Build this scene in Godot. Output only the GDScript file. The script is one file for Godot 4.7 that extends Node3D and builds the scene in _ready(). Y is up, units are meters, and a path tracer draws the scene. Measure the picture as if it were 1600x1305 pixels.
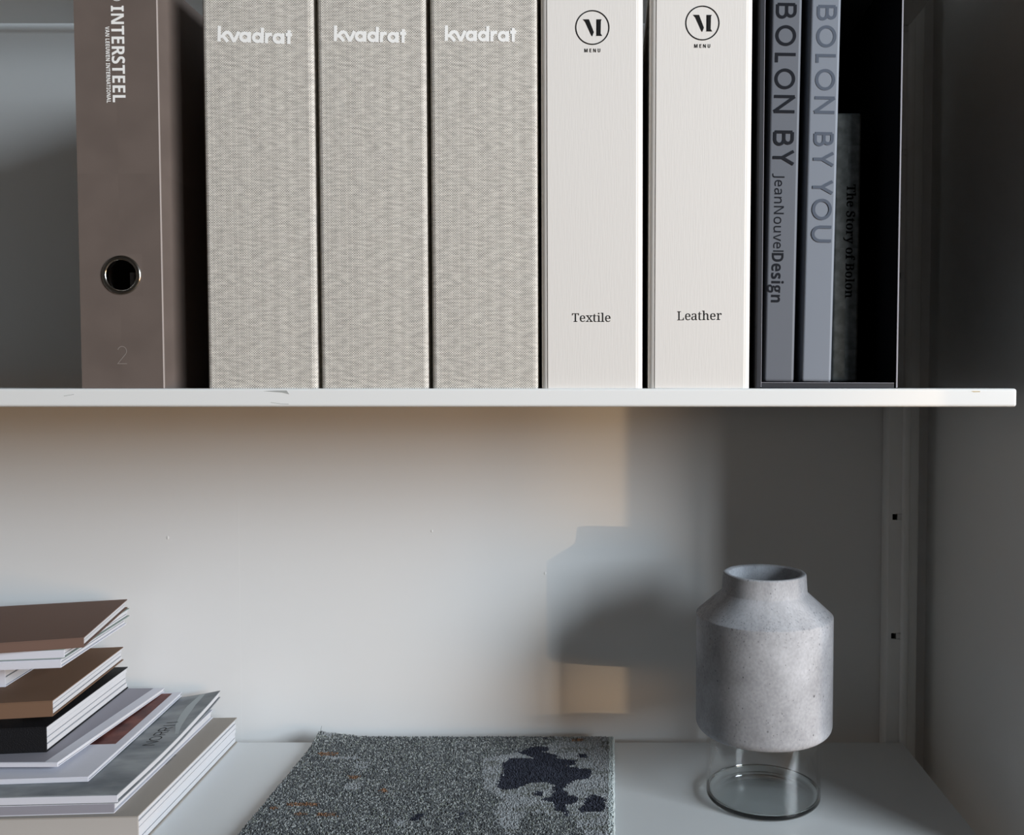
extends Node3D
# A metal shelving bay with binders above and a vase, a rug sample and catalogues below, daylight from a tall window on the right.
# Metres, y up; the wall behind the shelves is z = 0, the lens axis is x = 0.

const EYE := Vector3(0, 1.1888, 0.975)
const SHELF_LOW := 0.8            # top of the lower board
const SHELF_MID := 1.1853         # top of the middle board
const FRONT := 0.285              # front edge of the boards
const BACK := 0.0265

const RUG_NAVY := [
	[-0.1094, 0.1484, -0.1063, 0.1098, -0.1106, 0.0972, -0.104, 0.0826, -0.079, 0.0826, -0.0957, 0.0692, -0.0844, 0.0536, -0.0658, 0.0536, -0.0636, 0.064, -0.072, 0.0658, -0.0544, 0.0759, -0.0554, 0.0826, -0.0357, 0.0875, -0.0367, 0.0972, -0.0447, 0.1019, -0.0186, 0.1098, -0.0222, 0.1295, -0.0365, 0.1339, -0.046, 0.1512, -0.0404, 0.1623, -0.0299, 0.1705, -0.0309, 0.1772, -0.0418, 0.1837, -0.0365, 0.204, -0.0407, 0.2053, -0.0436, 0.1965, -0.0498, 0.194, -0.0521, 0.1772, -0.0622, 0.1758, -0.0627, 0.1691, -0.054, 0.1678, -0.0556, 0.1427, -0.0638, 0.1374, -0.0781, 0.1383, -0.0885, 0.1512, -0.101, 0.154],
	[-0.0713, 0.1568, -0.0636, 0.1568, -0.0635, 0.1664, -0.0706, 0.1651],
	[-0.0336, 0.0709, -0.0258, 0.0726, -0.0262, 0.0826, -0.0325, 0.0809],
	[-0.029, 0.1965, -0.0236, 0.1732, -0.0175, 0.1623, -0.0061, 0.1705, -0.0047, 0.1889, -0.0083, 0.1965],
	[-0.1368, 0.209, -0.1357, 0.1978, -0.1313, 0.1991, -0.1314, 0.209],
	[-0.1778, 0.2114, -0.1733, 0.1991, -0.1648, 0.1991, -0.1681, 0.2065, -0.1703, 0.2126],
	[-0.0746, 0.032, -0.0691, 0.0265, -0.0715, 0.0339],
]
const RUG_LIGHT := [
	[-0.1316, 0.0842, -0.1106, 0.0742, -0.0634, 0.0465, -0.0577, 0.0209, -0.0012, 0.0209, 0.0014, 0.2372, -0.0217, 0.2372, -0.0346, 0.2065, -0.0764, 0.1965, -0.084, 0.2372, -0.0915, 0.2327, -0.1052, 0.1991, -0.0987, 0.1732, -0.1193, 0.1512, -0.127, 0.1159],
	[-0.295, 0.0776, -0.26, 0.0776, -0.258, 0.0849, -0.2926, 0.0849],
	[-0.2591, 0.0907, -0.2467, 0.0907, -0.2423, 0.1067, -0.2545, 0.1067],
	[-0.2562, 0.1455, -0.251, 0.1369, -0.2364, 0.1374, -0.2402, 0.1518, -0.2501, 0.1529],
	[-0.1924, 0.2102, -0.1792, 0.2102, -0.1765, 0.2222, -0.1894, 0.2222],
	[-0.3199, 0.019, -0.2997, 0.0265, -0.2957, 0.0393, -0.3083, 0.0364],
]
const RUG_RUST := [
	[-0.303, 0.0682, -0.2839, 0.0682, -0.2812, 0.0769, -0.3001, 0.0769],
	[-0.2572, 0.1226, -0.2472, 0.1226, -0.245, 0.1304, -0.2549, 0.1304],
	[-0.2186, 0.1506, -0.2122, 0.1506, -0.2105, 0.1574, -0.2169, 0.1574],
	[-0.2967, 0.178, -0.2688, 0.178, -0.2663, 0.1853, -0.2941, 0.1853],
	[-0.2815, 0.1981, -0.2718, 0.1981, -0.2701, 0.2031, -0.2797, 0.2031],
	[-0.2622, 0.1978, -0.2452, 0.1978, -0.2433, 0.204, -0.2601, 0.204],
	[-0.3078, 0.1863, -0.3023, 0.1863, -0.3006, 0.191, -0.3061, 0.191],
	[-0.0437, 0.0339, -0.0305, 0.0339, -0.0303, 0.0401, -0.0434, 0.0401],
]

var M := {}
var taken := {}
var rng := RandomNumberGenerator.new()


func _ready() -> void:
	rng.seed = 7
	# ---------- camera ----------
	var cam := Camera3D.new()
	cam.name = "camera"
	cam.projection = Camera3D.PROJECTION_FRUSTUM
	cam.near = 0.05
	cam.far = 60.0
	cam.size = 0.05 * 1305.0 / 1385.0
	cam.frustum_offset = Vector2(-0.05 * 155.0 / 1385.0, 0)
	add_child(cam)
	cam.position = EYE
	cam.rotation_degrees = Vector3(-2.17, 0, 0)
	cam.current = true
	# ---------- sky, sun, window light, exposure ----------
	var env := Environment.new()
	env.background_mode = Environment.BG_SKY
	var sky_mat := ProceduralSkyMaterial.new()
	sky_mat.sky_top_color = Color(0.52, 0.66, 0.86)
	sky_mat.sky_horizon_color = Color(0.8, 0.86, 0.93)
	sky_mat.ground_horizon_color = Color(0.34, 0.35, 0.36)
	sky_mat.ground_bottom_color = Color(0.24, 0.24, 0.23)
	sky_mat.sun_angle_max = 1.0
	var sky := Sky.new()
	sky.sky_material = sky_mat
	env.sky = sky
	env.tonemap_mode = Environment.TONE_MAPPER_LINEAR
	env.tonemap_exposure = 1.0
	env.sdfgi_enabled = true
	env.ssao_enabled = true
	env.ssil_enabled = true
	var we := WorldEnvironment.new()
	we.name = "world_environment"
	we.environment = env
	add_child(we)
	# sunlight thrown in by a pane across the street: a narrow, nearly level beam through the window, rising a little,
	# so that the shadow of the vase stands somewhat above the vase
	var glint := SpotLight3D.new()
	glint.name = "reflected_sunbeam"
	glint.light_color = Color(1.0, 0.84, 0.65)
	glint.light_energy = 24.0
	glint.light_size = 0.0015
	glint.spot_range = 30.0
	glint.spot_attenuation = 2.0
	glint.spot_angle = 5.71
	glint.spot_angle_attenuation = 0.23
	glint.shadow_enabled = true
	add_child(glint)
	var ray := Vector3(-0.851, 0.094, -1.0).normalized()
	var source := Vector3(0.0156, 0.99, 0.0) - ray * 10.0
	var rim := Vector3(-0.135, 0.99, 0.0)            # left limit of the beam on the wall
	glint.look_at_from_position(source, rim + Vector3(0.762, 0, -0.648) * 1.0)
	# daylight from the tall window in the right-hand wall, one light for each casement: sky above, sunlit ground and house fronts below
	for casement in [[1.47, 2.77], [2.86, 3.18]]:   # far casement: a nearer, darker front shuts out part of the ground
		for part in [["window_sky_light", 1.33, 2.49, Color(0.893, 0.938, 0.975), 33.0], ["window_ground_light", 0.47, 1.13, Color(1.0, 0.8, 0.585), 13.0]]:
			var day := AreaLight3D.new()
			day.name = numbered(part[0])
			day.area_size = Vector2(casement[1] - casement[0], part[2] - part[1])
			day.light_color = part[3]
			day.light_energy = part[4] * day.area_size.x * day.area_size.y / PI * (0.5 if part[1] < 1.0 and casement[0] > 2.8 else 1.0)
			day.area_normalize_energy = true
			day.area_range = 12.0
			day.area_attenuation = 2.0
			day.shadow_enabled = true
			add_child(day)
			day.position = Vector3(2.39, (part[1] + part[2]) / 2, (casement[0] + casement[1]) / 2)
			day.rotation_degrees = Vector3(0, 90, 0)

	materials()
	room()
	shelving()
	upper_row()
	vase()
	rug()
	stack()


# ================= helpers =================
func numbered(called: String) -> String:
	var n: int = taken.get(called, 0)
	taken[called] = n + 1
	return called if n == 0 else "%s_%03d" % [called, n]


func tag(o: Node3D, label: String, category: String, group := "", kind := "") -> Node3D:
	if label: o.set_meta("label", label)
	if category: o.set_meta("category", category)
	if group: o.set_meta("group", group)
	if kind: o.set_meta("kind", kind)
	return o


func thing(called: String, label: String, category: String, at: Vector3, turn := 0.0, group := "") -> Node3D:
	var o := Node3D.new()
	o.name = numbered(called)
	add_child(o)
	o.position = at
	o.rotation.y = turn
	return tag(o, label, category, group)


func put(called: String, mesh: Mesh, mat: Material, parent: Node, at := Vector3.ZERO, turn := Vector3.ZERO) -> MeshInstance3D:
	var o := MeshInstance3D.new()
	o.name = numbered(called) if parent == self else called
	o.mesh = mesh
	o.material_override = mat
	o.cast_shadow = GeometryInstance3D.SHADOW_CASTING_SETTING_ON
	parent.add_child(o, true)
	o.position = at
	o.rotation = turn
	return o


func structure(called: String, mesh: Mesh, mat: Material, at: Vector3, label: String) -> MeshInstance3D:
	var o := put(called, mesh, mat, self, at)
	tag(o, label, called.split("_")[0], "", "structure")
	return o


func begin() -> SurfaceTool:
	var st := SurfaceTool.new()
	st.begin(Mesh.PRIMITIVE_TRIANGLES)
	return st


# one triangle, wound so that it faces its normals
func tri(st: SurfaceTool, p: Array, n: Array, uv: Array) -> void:
	var order := [0, 1, 2]
	if (p[1] - p[0]).cross(p[2] - p[0]).dot(n[0] + n[1] + n[2]) > 0.0:
		order = [0, 2, 1]
	for k in order:
		st.set_normal(n[k])
		st.set_uv(uv[k])
		st.add_vertex(p[k])


func quad(st: SurfaceTool, p: Array, n: Array, uv: Array) -> void:
	tri(st, [p[0], p[1], p[2]], [n[0], n[1], n[2]], [uv[0], uv[1], uv[2]])
	tri(st, [p[0], p[2], p[3]], [n[0], n[2], n[3]], [uv[0], uv[2], uv[3]])


# box with rounded edges, centred; uv in metres
func rbox_into(st: SurfaceTool, size: Vector3, r: float, seg: int, at := Vector3.ZERO) -> void:
	var h := size / 2.0
	r = minf(r, minf(h.x, minf(h.y, h.z)) * 0.999)
	var lines := []
	for a in 3:
		var l := []
		for k in seg + 1:
			l.append(-h[a] + r * float(k) / seg)
		for k in seg + 1:
			l.append(h[a] - r + r * float(k) / seg)
		lines.append(l)
	for a in 3:
		var u := (a + 1) % 3
		var v := (a + 2) % 3
		for s in [-1.0, 1.0]:
			var lu: Array = lines[u]
			var lv: Array = lines[v]
			for i in lu.size() - 1:
				for j in lv.size() - 1:
					var ps := []
					var ns := []
					var us := []
					for c in [[0, 0], [1, 0], [1, 1], [0, 1]]:
						var q := Vector3.ZERO
						q[a] = s * h[a]
						q[u] = lu[i + c[0]]
						q[v] = lv[j + c[1]]
						var inner := q.clamp(-h + Vector3.ONE * r, h - Vector3.ONE * r)
						var n := (q - inner).normalized() if r > 0.0 else Vector3.ZERO
						if n == Vector3.ZERO:
							n[a] = s
						ps.append(at + inner + n * r)
						ns.append(n)
						us.append(Vector2(q.x, -q.y) if a == 2 else (Vector2(q.z, -q.y) if a == 0 else Vector2(q.x, q.z)))
					quad(st, ps, ns, us)


func rbox(size: Vector3, r := 0.0, seg := 2) -> ArrayMesh:
	var st := begin()
	if r <= 0.0:
		box_into(st, -size / 2, size / 2)
	else:
		rbox_into(st, size, r, seg)
	return st.commit()


func box_into(st: SurfaceTool, lo: Vector3, hi: Vector3) -> void:
	for a in 3:
		var u := (a + 1) % 3
		var v := (a + 2) % 3
		for s in 2:
			var n := Vector3.ZERO
			n[a] = 1.0 if s else -1.0
			var ps := []
			var us := []
			for c in [[0, 0], [1, 0], [1, 1], [0, 1]]:
				var q := Vector3.ZERO
				q[a] = hi[a] if s else lo[a]
				q[u] = hi[u] if c[0] else lo[u]
				q[v] = hi[v] if c[1] else lo[v]
				ps.append(q)
				us.append(Vector2(q.x, -q.y) if a == 2 else (Vector2(q.z, -q.y) if a == 0 else Vector2(q.x, q.z)))
			quad(st, ps, [n, n, n, n], us)


func box(lo: Vector3, hi: Vector3) -> ArrayMesh:
	var st := begin()
	box_into(st, lo, hi)
	return st.commit()


# closed outline in (x, z), drawn up from y0 to y1; corners under 50 degrees are smooth; uv in metres along the outline
func extrude(outline: PackedVector2Array, y0: float, y1: float) -> ArrayMesh:
	var st := begin()
	var n := outline.size()
	var ccw := 0.0
	for i in n:
		ccw += outline[i].cross(outline[(i + 1) % n])
	var side := []
	for i in n:
		var d := (outline[(i + 1) % n] - outline[i]).normalized()
		side.append(Vector2(d.y, -d.x) * (1.0 if ccw > 0 else -1.0))
	var run := 0.0
	for i in n:
		var a := outline[i]
		var b := outline[(i + 1) % n]
		var na: Vector2 = side[i]
		var nb: Vector2 = side[i]
		if side[(i + n - 1) % n].dot(side[i]) > 0.64: na = (side[(i + n - 1) % n] + side[i]).normalized()
		if side[(i + 1) % n].dot(side[i]) > 0.64: nb = (side[(i + 1) % n] + side[i]).normalized()
		var l := a.distance_to(b)
		quad(st, [Vector3(a.x, y0, a.y), Vector3(b.x, y0, b.y), Vector3(b.x, y1, b.y), Vector3(a.x, y1, a.y)],
			[Vector3(na.x, 0, na.y), Vector3(nb.x, 0, nb.y), Vector3(nb.x, 0, nb.y), Vector3(na.x, 0, na.y)],
			[Vector2(run, -y0), Vector2(run + l, -y0), Vector2(run + l, -y1), Vector2(run, -y1)])
		run += l
	var t := Geometry2D.triangulate_polygon(outline)
	for k in range(0, t.size(), 3):
		for s in [-1.0, 1.0]:
			var ps := []
			var us := []
			for j in 3:
				var q := outline[t[k + j]]
				ps.append(Vector3(q.x, y1 if s > 0 else y0, q.y))
				us.append(q)
			tri(st, ps, [Vector3(0, s, 0), Vector3(0, s, 0), Vector3(0, s, 0)], us)
	return st.commit()


# open or closed profile of (radius, height) turned round y
func lathe(profile: PackedVector2Array, seg: int, closed := true) -> ArrayMesh:
	var st := begin()
	var n := profile.size()
	var count := n if closed else n - 1
	var area := 0.0
	for i in n:
		area += profile[i].cross(profile[(i + 1) % n])
	var side := []
	for i in count:
		var d := (profile[(i + 1) % n] - profile[i]).normalized()
		side.append(Vector2(d.y, -d.x) * (1.0 if area > 0 else -1.0))
	var run := 0.0
	for i in count:
		var a := profile[i]
		var b := profile[(i + 1) % n]
		var l := a.distance_to(b)
		var na: Vector2 = side[i]
		var nb: Vector2 = side[i]
		var prev := i - 1 if i > 0 else (count - 1 if closed else -1)
		var next := i + 1 if i < count - 1 else (0 if closed else -1)
		if prev >= 0 and side[prev].dot(side[i]) > 0.85: na = (side[prev] + side[i]).normalized()
		if next >= 0 and side[next].dot(side[i]) > 0.85: nb = (side[next] + side[i]).normalized()
		for k in seg:
			var t0 := TAU * k / seg
			var t1 := TAU * (k + 1) / seg
			var d0 := Vector3(sin(t0), 0, cos(t0))
			var d1 := Vector3(sin(t1), 0, cos(t1))
			var u0 := float(k) / seg
			var u1 := float(k + 1) / seg
			var up := Vector3.UP
			if a.x < 1e-6:
				tri(st, [up * a.y, d0 * b.x + up * b.y, d1 * b.x + up * b.y], [d0 * na.x + up * na.y, d0 * nb.x + up * nb.y, d1 * nb.x + up * nb.y], [Vector2(u0, run), Vector2(u0, run + l), Vector2(u1, run + l)])
			elif b.x < 1e-6:
				tri(st, [d0 * a.x + up * a.y, d1 * a.x + up * a.y, up * b.y], [d0 * na.x + up * na.y, d1 * na.x + up * na.y, d0 * nb.x + up * nb.y], [Vector2(u0, run), Vector2(u1, run), Vector2(u0, run + l)])
			else:
				quad(st, [d0 * a.x + up * a.y, d1 * a.x + up * a.y, d1 * b.x + up * b.y, d0 * b.x + up * b.y],
					[d0 * na.x + up * na.y, d1 * na.x + up * na.y, d1 * nb.x + up * nb.y, d0 * nb.x + up * nb.y],
					[Vector2(u0, run), Vector2(u1, run), Vector2(u1, run + l), Vector2(u0, run + l)])
		run += l
	return st.commit()


func arc(c: Vector2, rx: float, ry: float, from: float, to: float, n := 12) -> PackedVector2Array:
	var p := PackedVector2Array()
	for k in n + 1:
		var t := deg_to_rad(lerpf(from, to, float(k) / n))
		p.append(c + Vector2(rx * cos(t), ry * sin(t)))
	return p


# a printed line: flat ribbon of the given width along each polyline, facing +z
func ribbons(lines: Array, width: float, onto = null) -> ArrayMesh:
	var st := begin()
	var N := [Vector3.BACK, Vector3.BACK, Vector3.BACK, Vector3.BACK]
	var z := 0.0
	for line in lines:
		z += 0.00002   # each stroke lies on the one before
		var pts := PackedVector2Array()
		for q in line:
			if pts.is_empty() or pts[-1].distance_to(q) > 1e-6: pts.append(q)
		var n := pts.size()
		var loop := n > 3 and pts[0].distance_to(pts[n - 1]) < 1e-5
		var L := []
		var R := []
		for i in n:
			var a: Vector2 = pts[i - 1] if i > 0 else (pts[n - 2] if loop else pts[0])
			var b: Vector2 = pts[i + 1] if i < n - 1 else (pts[1] if loop else pts[n - 1])
			var d0 := (pts[i] - a).normalized()
			var d1 := (b - pts[i]).normalized()
			if d0 == Vector2.ZERO: d0 = d1
			if d1 == Vector2.ZERO: d1 = d0
			var m := (d0.orthogonal() + d1.orthogonal()).normalized()
			var k := width / 2.0 / maxf(0.35, m.dot(d0.orthogonal()))
			L.append(pts[i] + m * k)
			R.append(pts[i] - m * k)
		for i in n - 1:
			if onto != null:
				var c := []
				for e in [L[i], R[i], R[i + 1], L[i + 1]]: c.append(onto.call(e) + Vector3(0, z, 0))
				quad(st, c, [Vector3.UP, Vector3.UP, Vector3.UP, Vector3.UP], [L[i], R[i], R[i + 1], L[i + 1]])
				continue
			quad(st, [Vector3(L[i].x, L[i].y, z), Vector3(R[i].x, R[i].y, z), Vector3(R[i + 1].x, R[i + 1].y, z), Vector3(L[i + 1].x, L[i + 1].y, z)], N, [L[i], R[i], R[i + 1], L[i + 1]])
	return st.commit()


func flat_shape(polys: Array) -> ArrayMesh:
	var st := begin()
	for poly in polys:
		var p := PackedVector2Array(poly)
		var t := Geometry2D.triangulate_polygon(p)
		for k in range(0, t.size(), 3):
			var a := p[t[k]]
			var b := p[t[k + 1]]
			var c := p[t[k + 2]]
			tri(st, [Vector3(a.x, a.y, 0), Vector3(b.x, b.y, 0), Vector3(c.x, c.y, 0)], [Vector3.BACK, Vector3.BACK, Vector3.BACK], [a, b, c])
	return st.commit()


# lettering set in a font, fitted to a width and a height in metres, centred at a point of its parent
func lettering(parent: Node, words: String, family: String, weight: int, w: float, h: float, at: Vector3, turn: float, mat: Material, called := "lettering") -> MeshInstance3D:
	var font := SystemFont.new()
	font.font_names = PackedStringArray([family])
	font.font_weight = weight
	var tm := TextMesh.new()
	tm.text = words
	tm.font = font
	tm.font_size = 64
	tm.pixel_size = 0.001
	tm.depth = 0.001
	tm.curve_step = 2.0
	var b := tm.get_aabb()
	var o := put(called, tm, mat, parent)
	var s := Vector3(w / b.size.x, h / b.size.y, 0.1)
	var basis := Basis(Vector3.BACK, turn) * Basis.from_scale(s)
	var c := b.get_center()
	o.transform = Transform3D(basis, at - basis * Vector3(c.x, c.y, 0))
	return o


# capitals drawn with a pen, in a unit box
func pen(letter: String) -> Array:
	match letter:
		"B": return [[Vector2(0, 0), Vector2(0, 1)], Array(PackedVector2Array([Vector2(0, 1), Vector2(0.55, 1)])) + Array(arc(Vector2(0.55, 0.76), 0.36, 0.24, 90, -90, 10)) + [Vector2(0, 0.52)], [Vector2(0.0, 0.52), Vector2(0.6, 0.52)] + Array(arc(Vector2(0.6, 0.26), 0.4, 0.26, 90, -90, 10)) + [Vector2(0, 0)]]
		"O": return [Array(arc(Vector2(0.5, 0.5), 0.5, 0.5, 0, 360, 32))]
		"L": return [[Vector2(0, 1), Vector2(0, 0), Vector2(1, 0)]]
		"N": return [[Vector2(0, 0), Vector2(0, 1)], [Vector2(0, 1), Vector2(1, 0)], [Vector2(1, 0), Vector2(1, 1)]]
		"Y": return [[Vector2(0, 1), Vector2(0.5, 0.45)], [Vector2(1, 1), Vector2(0.5, 0.45)], [Vector2(0.5, 0.48), Vector2(0.5, 0)]]
		"U": return [[Vector2(0, 1)] + Array(arc(Vector2(0.5, 0.42), 0.5, 0.42, 180, 360, 16)) + [Vector2(1, 1)]]
		"R": return [[Vector2(0, 0), Vector2(0, 1)], [Vector2(0, 1), Vector2(0.55, 1)] + Array(arc(Vector2(0.55, 0.74), 0.45, 0.26, 90, -90, 10)) + [Vector2(0, 0.48)], [Vector2(0.5, 0.48), Vector2(1, 0)]]
		"1": return [[Vector2(0.5, 0), Vector2(0.5, 1)]]
		"2": return [Array(arc(Vector2(0.5, 0.73), 0.48, 0.27, 165, -35, 14)) + [Vector2(0, 0), Vector2(1, 0)]]
	return []


# letters one after another along +x: each entry is [letter, start, end] in metres; cap height h
func penned(entries: Array, h: float, width: float, onto = null) -> ArrayMesh:
	var lines := []
	var e := width / 2
	for t in entries:
		for line in pen(t[0]):
			var l := []
			for q in line:
				l.append(Vector2(lerpf(t[1] + e, t[2] - e, q.x), lerpf(e if t[0] in "BOLU2" else 0.0, h - e if t[0] in "BO2" else h, q.y)))
			lines.append(l)
	return ribbons(lines, width, onto)


func paint(color: Color, rough := 0.6, spec := 0.5) -> StandardMaterial3D:
	var m := StandardMaterial3D.new()
	m.albedo_color = color
	m.roughness = rough
	m.metallic_specular = spec
	return m


func noise_tex(size: int, freq: float, octaves: int, sd: int, low: Color, high: Color, stretch := Vector2.ONE) -> ImageTexture:
	var f := FastNoiseLite.new()
	f.seed = sd
	f.noise_type = FastNoiseLite.TYPE_SIMPLEX
	f.frequency = freq
	f.fractal_octaves = octaves
	var data := PackedByteArray()
	data.resize(size * size * 3)
	for y in size:
		for x in size:
			var c := low.lerp(high, clampf(f.get_noise_2d(x * stretch.x, y * stretch.y) * 0.9 + 0.5, 0.0, 1.0))
			var at := (y * size + x) * 3
			data[at] = c.r8
			data[at + 1] = c.g8
			data[at + 2] = c.b8
	return ImageTexture.create_from_image(Image.create_from_data(size, size, false, Image.FORMAT_RGB8, data))


# plain weave of pale and dark yarn, 1 mm apart, with thick and thin places along each yarn
func weave_tex() -> ImageTexture:
	var w := 512
	var h := 1024
	var f := FastNoiseLite.new()
	f.seed = 3
	f.frequency = 0.02
	f.fractal_octaves = 3
	var data := PackedByteArray()
	data.resize(w * h * 3)
	var warp := []
	for i in w / 4: warp.append(rng.randf_range(-0.035, 0.035))
	for y in h:
		var j := y / 4
		for x in w:
			var i := x / 4
			var slub := f.get_noise_2d(x * 0.9, j * 23.0) * 0.17
			var v: float
			if (i + j) % 2 == 0:
				v = 0.89 + warp[i] + slub * 0.4
			else:
				v = 0.6 + slub + warp[i] * 0.5
			var at := (y * w + x) * 3
			data[at] = clampi(int(v * 255), 0, 255)
			data[at + 1] = clampi(int(v * 249), 0, 255)
			data[at + 2] = clampi(int(v * 239), 0, 255)
	return ImageTexture.create_from_image(Image.create_from_data(w, h, false, Image.FORMAT_RGB8, data))


# cast concrete: cloudy cement, pores, a grainy band below the shoulder
func concrete_tex(as_relief: bool) -> ImageTexture:
	var w := 1024
	var h := 768
	var f := FastNoiseLite.new()
	f.seed = 11
	f.frequency = 0.006
	f.fractal_octaves = 5
	var g := FastNoiseLite.new()
	g.seed = 12
	g.frequency = 0.12
	g.fractal_octaves = 2
	var val := PackedFloat32Array()
	val.resize(w * h)
	for y in h:
		for x in w:
			var a := TAU * x / w
			var p := Vector3(cos(a) * 163.0, y, sin(a) * 163.0)
			var cloud := f.get_noise_3dv(p)
			var grain := g.get_noise_3dv(p)
			val[y * w + x] = 1.0 if as_relief else 0.68 + cloud * 0.15 + grain * 0.045
	var r := RandomNumberGenerator.new()
	r.seed = 5
	for k in 2300:
		var band := k < 900
		var cx := r.randi_range(0, w - 1)
		var cy := int(r.randfn(250.0, 16.0)) if band else r.randi_range(0, h - 1)
		var rad := r.randf_range(0.6, 1.5) if band else (r.randf_range(0.5, 1.2) if r.randf() < 0.93 else r.randf_range(1.4, 2.2))
		var deep := r.randf_range(0.05, 0.14) if band else r.randf_range(0.1, 0.28)
		for dy in range(-4, 5):
			for dx in range(-4, 5):
				var d := Vector2(dx, dy).length()
				var yy := cy + dy
				if d < rad + 0.5 and yy >= 0 and yy < h:
					var at := yy * w + posmod(cx + dx, w)
					val[at] = minf(val[at], val[at] - deep * clampf(rad + 0.5 - d, 0.0, 1.0)) if not as_relief else minf(val[at], 1.0 - 2.0 * deep * clampf(rad + 0.5 - d, 0.0, 1.0))
	var data := PackedByteArray()
	data.resize(w * h * 3)
	for k in w * h:
		data[k * 3] = clampi(int(val[k] * 255), 0, 255)
		data[k * 3 + 1] = clampi(int(val[k] * 255), 0, 255)
		data[k * 3 + 2] = clampi(int(val[k] * 255), 0, 255)
	return ImageTexture.create_from_image(Image.create_from_data(w, h, false, Image.FORMAT_RGB8, data))


func materials() -> void:
	M.wall = paint(Color(0.89, 0.895, 0.895), 0.75, 0.3)
	M.room = paint(Color(0.25, 0.235, 0.22), 0.9, 0.2)
	M.floor = paint(Color(0.3, 0.26, 0.22), 0.7, 0.3)
	M.frame = paint(Color(0.85, 0.85, 0.85), 0.5)
	M.metal_white = paint(Color(0.91, 0.915, 0.91), 0.38, 0.5)
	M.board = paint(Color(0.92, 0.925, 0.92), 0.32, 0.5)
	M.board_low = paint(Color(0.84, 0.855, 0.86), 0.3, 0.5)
	M.scuff = paint(Color(0.66, 0.67, 0.66), 0.8, 0.2)
	M.chip = paint(Color(0.8, 0.74, 0.62), 0.8, 0.2)
	M.dark = paint(Color(0.03, 0.03, 0.03), 0.9, 0.1)
	M.pane = StandardMaterial3D.new()
	M.pane.albedo_color = Color(1, 1, 1, 0.03)
	M.pane.transparency = BaseMaterial3D.TRANSPARENCY_ALPHA
	M.pane.roughness = 0.0
	M.linen = paint(Color(1, 1, 1), 0.95, 0.15)
	M.linen.albedo_texture = weave_tex()
	M.linen.uv1_scale = Vector3(1.0 / 0.1216, 1.0 / 0.2432, 1)
	M.linen_plain = paint(Color(0.72, 0.71, 0.685), 0.95, 0.15)
	M.white_cloth = paint(Color(0.885, 0.87, 0.85), 0.62, 0.35)
	M.white_cloth.heightmap_enabled = true
	M.white_cloth.heightmap_texture = noise_tex(512, 0.05, 3, 21, Color.BLACK, Color.WHITE, Vector2(2.2, 0.25))
	M.white_cloth.heightmap_scale = 0.002
	M.white_cloth.uv1_scale = Vector3(10, 5, 1)
	M.paper = paint(Color(0.81, 0.815, 0.83), 0.85, 0.2)
	M.paper_grey = paint(Color(0.72, 0.73, 0.74), 0.85, 0.2)
	M.taupe = paint(Color(0.43, 0.385, 0.36), 0.55, 0.4)
	M.taupe.albedo_texture = noise_tex(256, 0.01, 3, 31, Color(0.95, 0.95, 0.95), Color(1, 1, 1))
	M.taupe.uv1_scale = Vector3(6, 6, 1)
	M.taupe_edge = paint(Color(0.64, 0.6, 0.58), 0.6)
	M.steel = paint(Color(0.8, 0.79, 0.77), 0.16)
	M.steel.metallic = 1.0
	M.print_white = paint(Color(0.96, 0.96, 0.95), 0.6, 0.3)
	M.print_black = paint(Color(0.1, 0.1, 0.1), 0.6, 0.3)
	M.print_faint = paint(Color(0.58, 0.545, 0.52), 0.6, 0.3)
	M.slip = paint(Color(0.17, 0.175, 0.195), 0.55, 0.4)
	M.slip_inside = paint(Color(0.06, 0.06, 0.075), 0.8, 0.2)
	M.slip_edge = paint(Color(0.62, 0.62, 0.65), 0.8, 0.2)
	M.spine_grey = paint(Color(0.4, 0.415, 0.445), 0.5, 0.4)
	M.spine_pale = paint(Color(0.49, 0.515, 0.555), 0.5, 0.4)
	M.spine_moss = paint(Color(0.34, 0.36, 0.36), 0.6, 0.4)
	M.spine_moss.albedo_texture = noise_tex(256, 0.02, 4, 41, Color(0.75, 0.76, 0.75), Color(1, 1, 1))
	M.spine_moss.uv1_scale = Vector3(12, 12, 1)
	M.ink = paint(Color(0.08, 0.09, 0.12), 0.6, 0.3)
	M.ink_soft = paint(Color(0.33, 0.36, 0.41), 0.6, 0.3)
	M.concrete = paint(Color(0.93, 0.95, 0.985), 0.9, 0.2)
	M.concrete.albedo_texture = concrete_tex(false)
	M.concrete.heightmap_enabled = true
	M.concrete.heightmap_texture = concrete_tex(true)
	M.concrete.heightmap_scale = 0.02
	M.concrete.uv1_scale = Vector3(1, 1.0 / 0.36, 1)
	M.glass = StandardMaterial3D.new()
	M.glass.albedo_color = Color(0.93, 0.97, 0.97, 0.0)
	M.glass.transparency = BaseMaterial3D.TRANSPARENCY_ALPHA
	M.glass.roughness = 0.0
	M.glass.metallic_specular = 0.5
	M.glass_solid = StandardMaterial3D.new()
	M.glass_solid.albedo_color = Color(0.97, 0.99, 0.99, 0.0)
	M.glass_solid.roughness = 0.0
	M.glass_solid.refraction_enabled = true
	M.glass_solid.refraction_scale = 0.05
	M.backing = paint(Color(0.3, 0.31, 0.32), 0.95, 0.1)
	M.wool = paint(Color(1, 1, 1), 0.95, 0.1)
	M.wool.vertex_color_use_as_albedo = true
	M.cover_beige = paint(Color(0.63, 0.605, 0.575), 0.7, 0.3)
	M.spine_beige = paint(Color(0.7, 0.68, 0.66), 0.7, 0.3)
	M.cover_lilac = paint(Color(0.58, 0.575, 0.61), 0.6, 0.3)
	M.cover_white = paint(Color(0.83, 0.835, 0.87), 0.5, 0.4)
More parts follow.
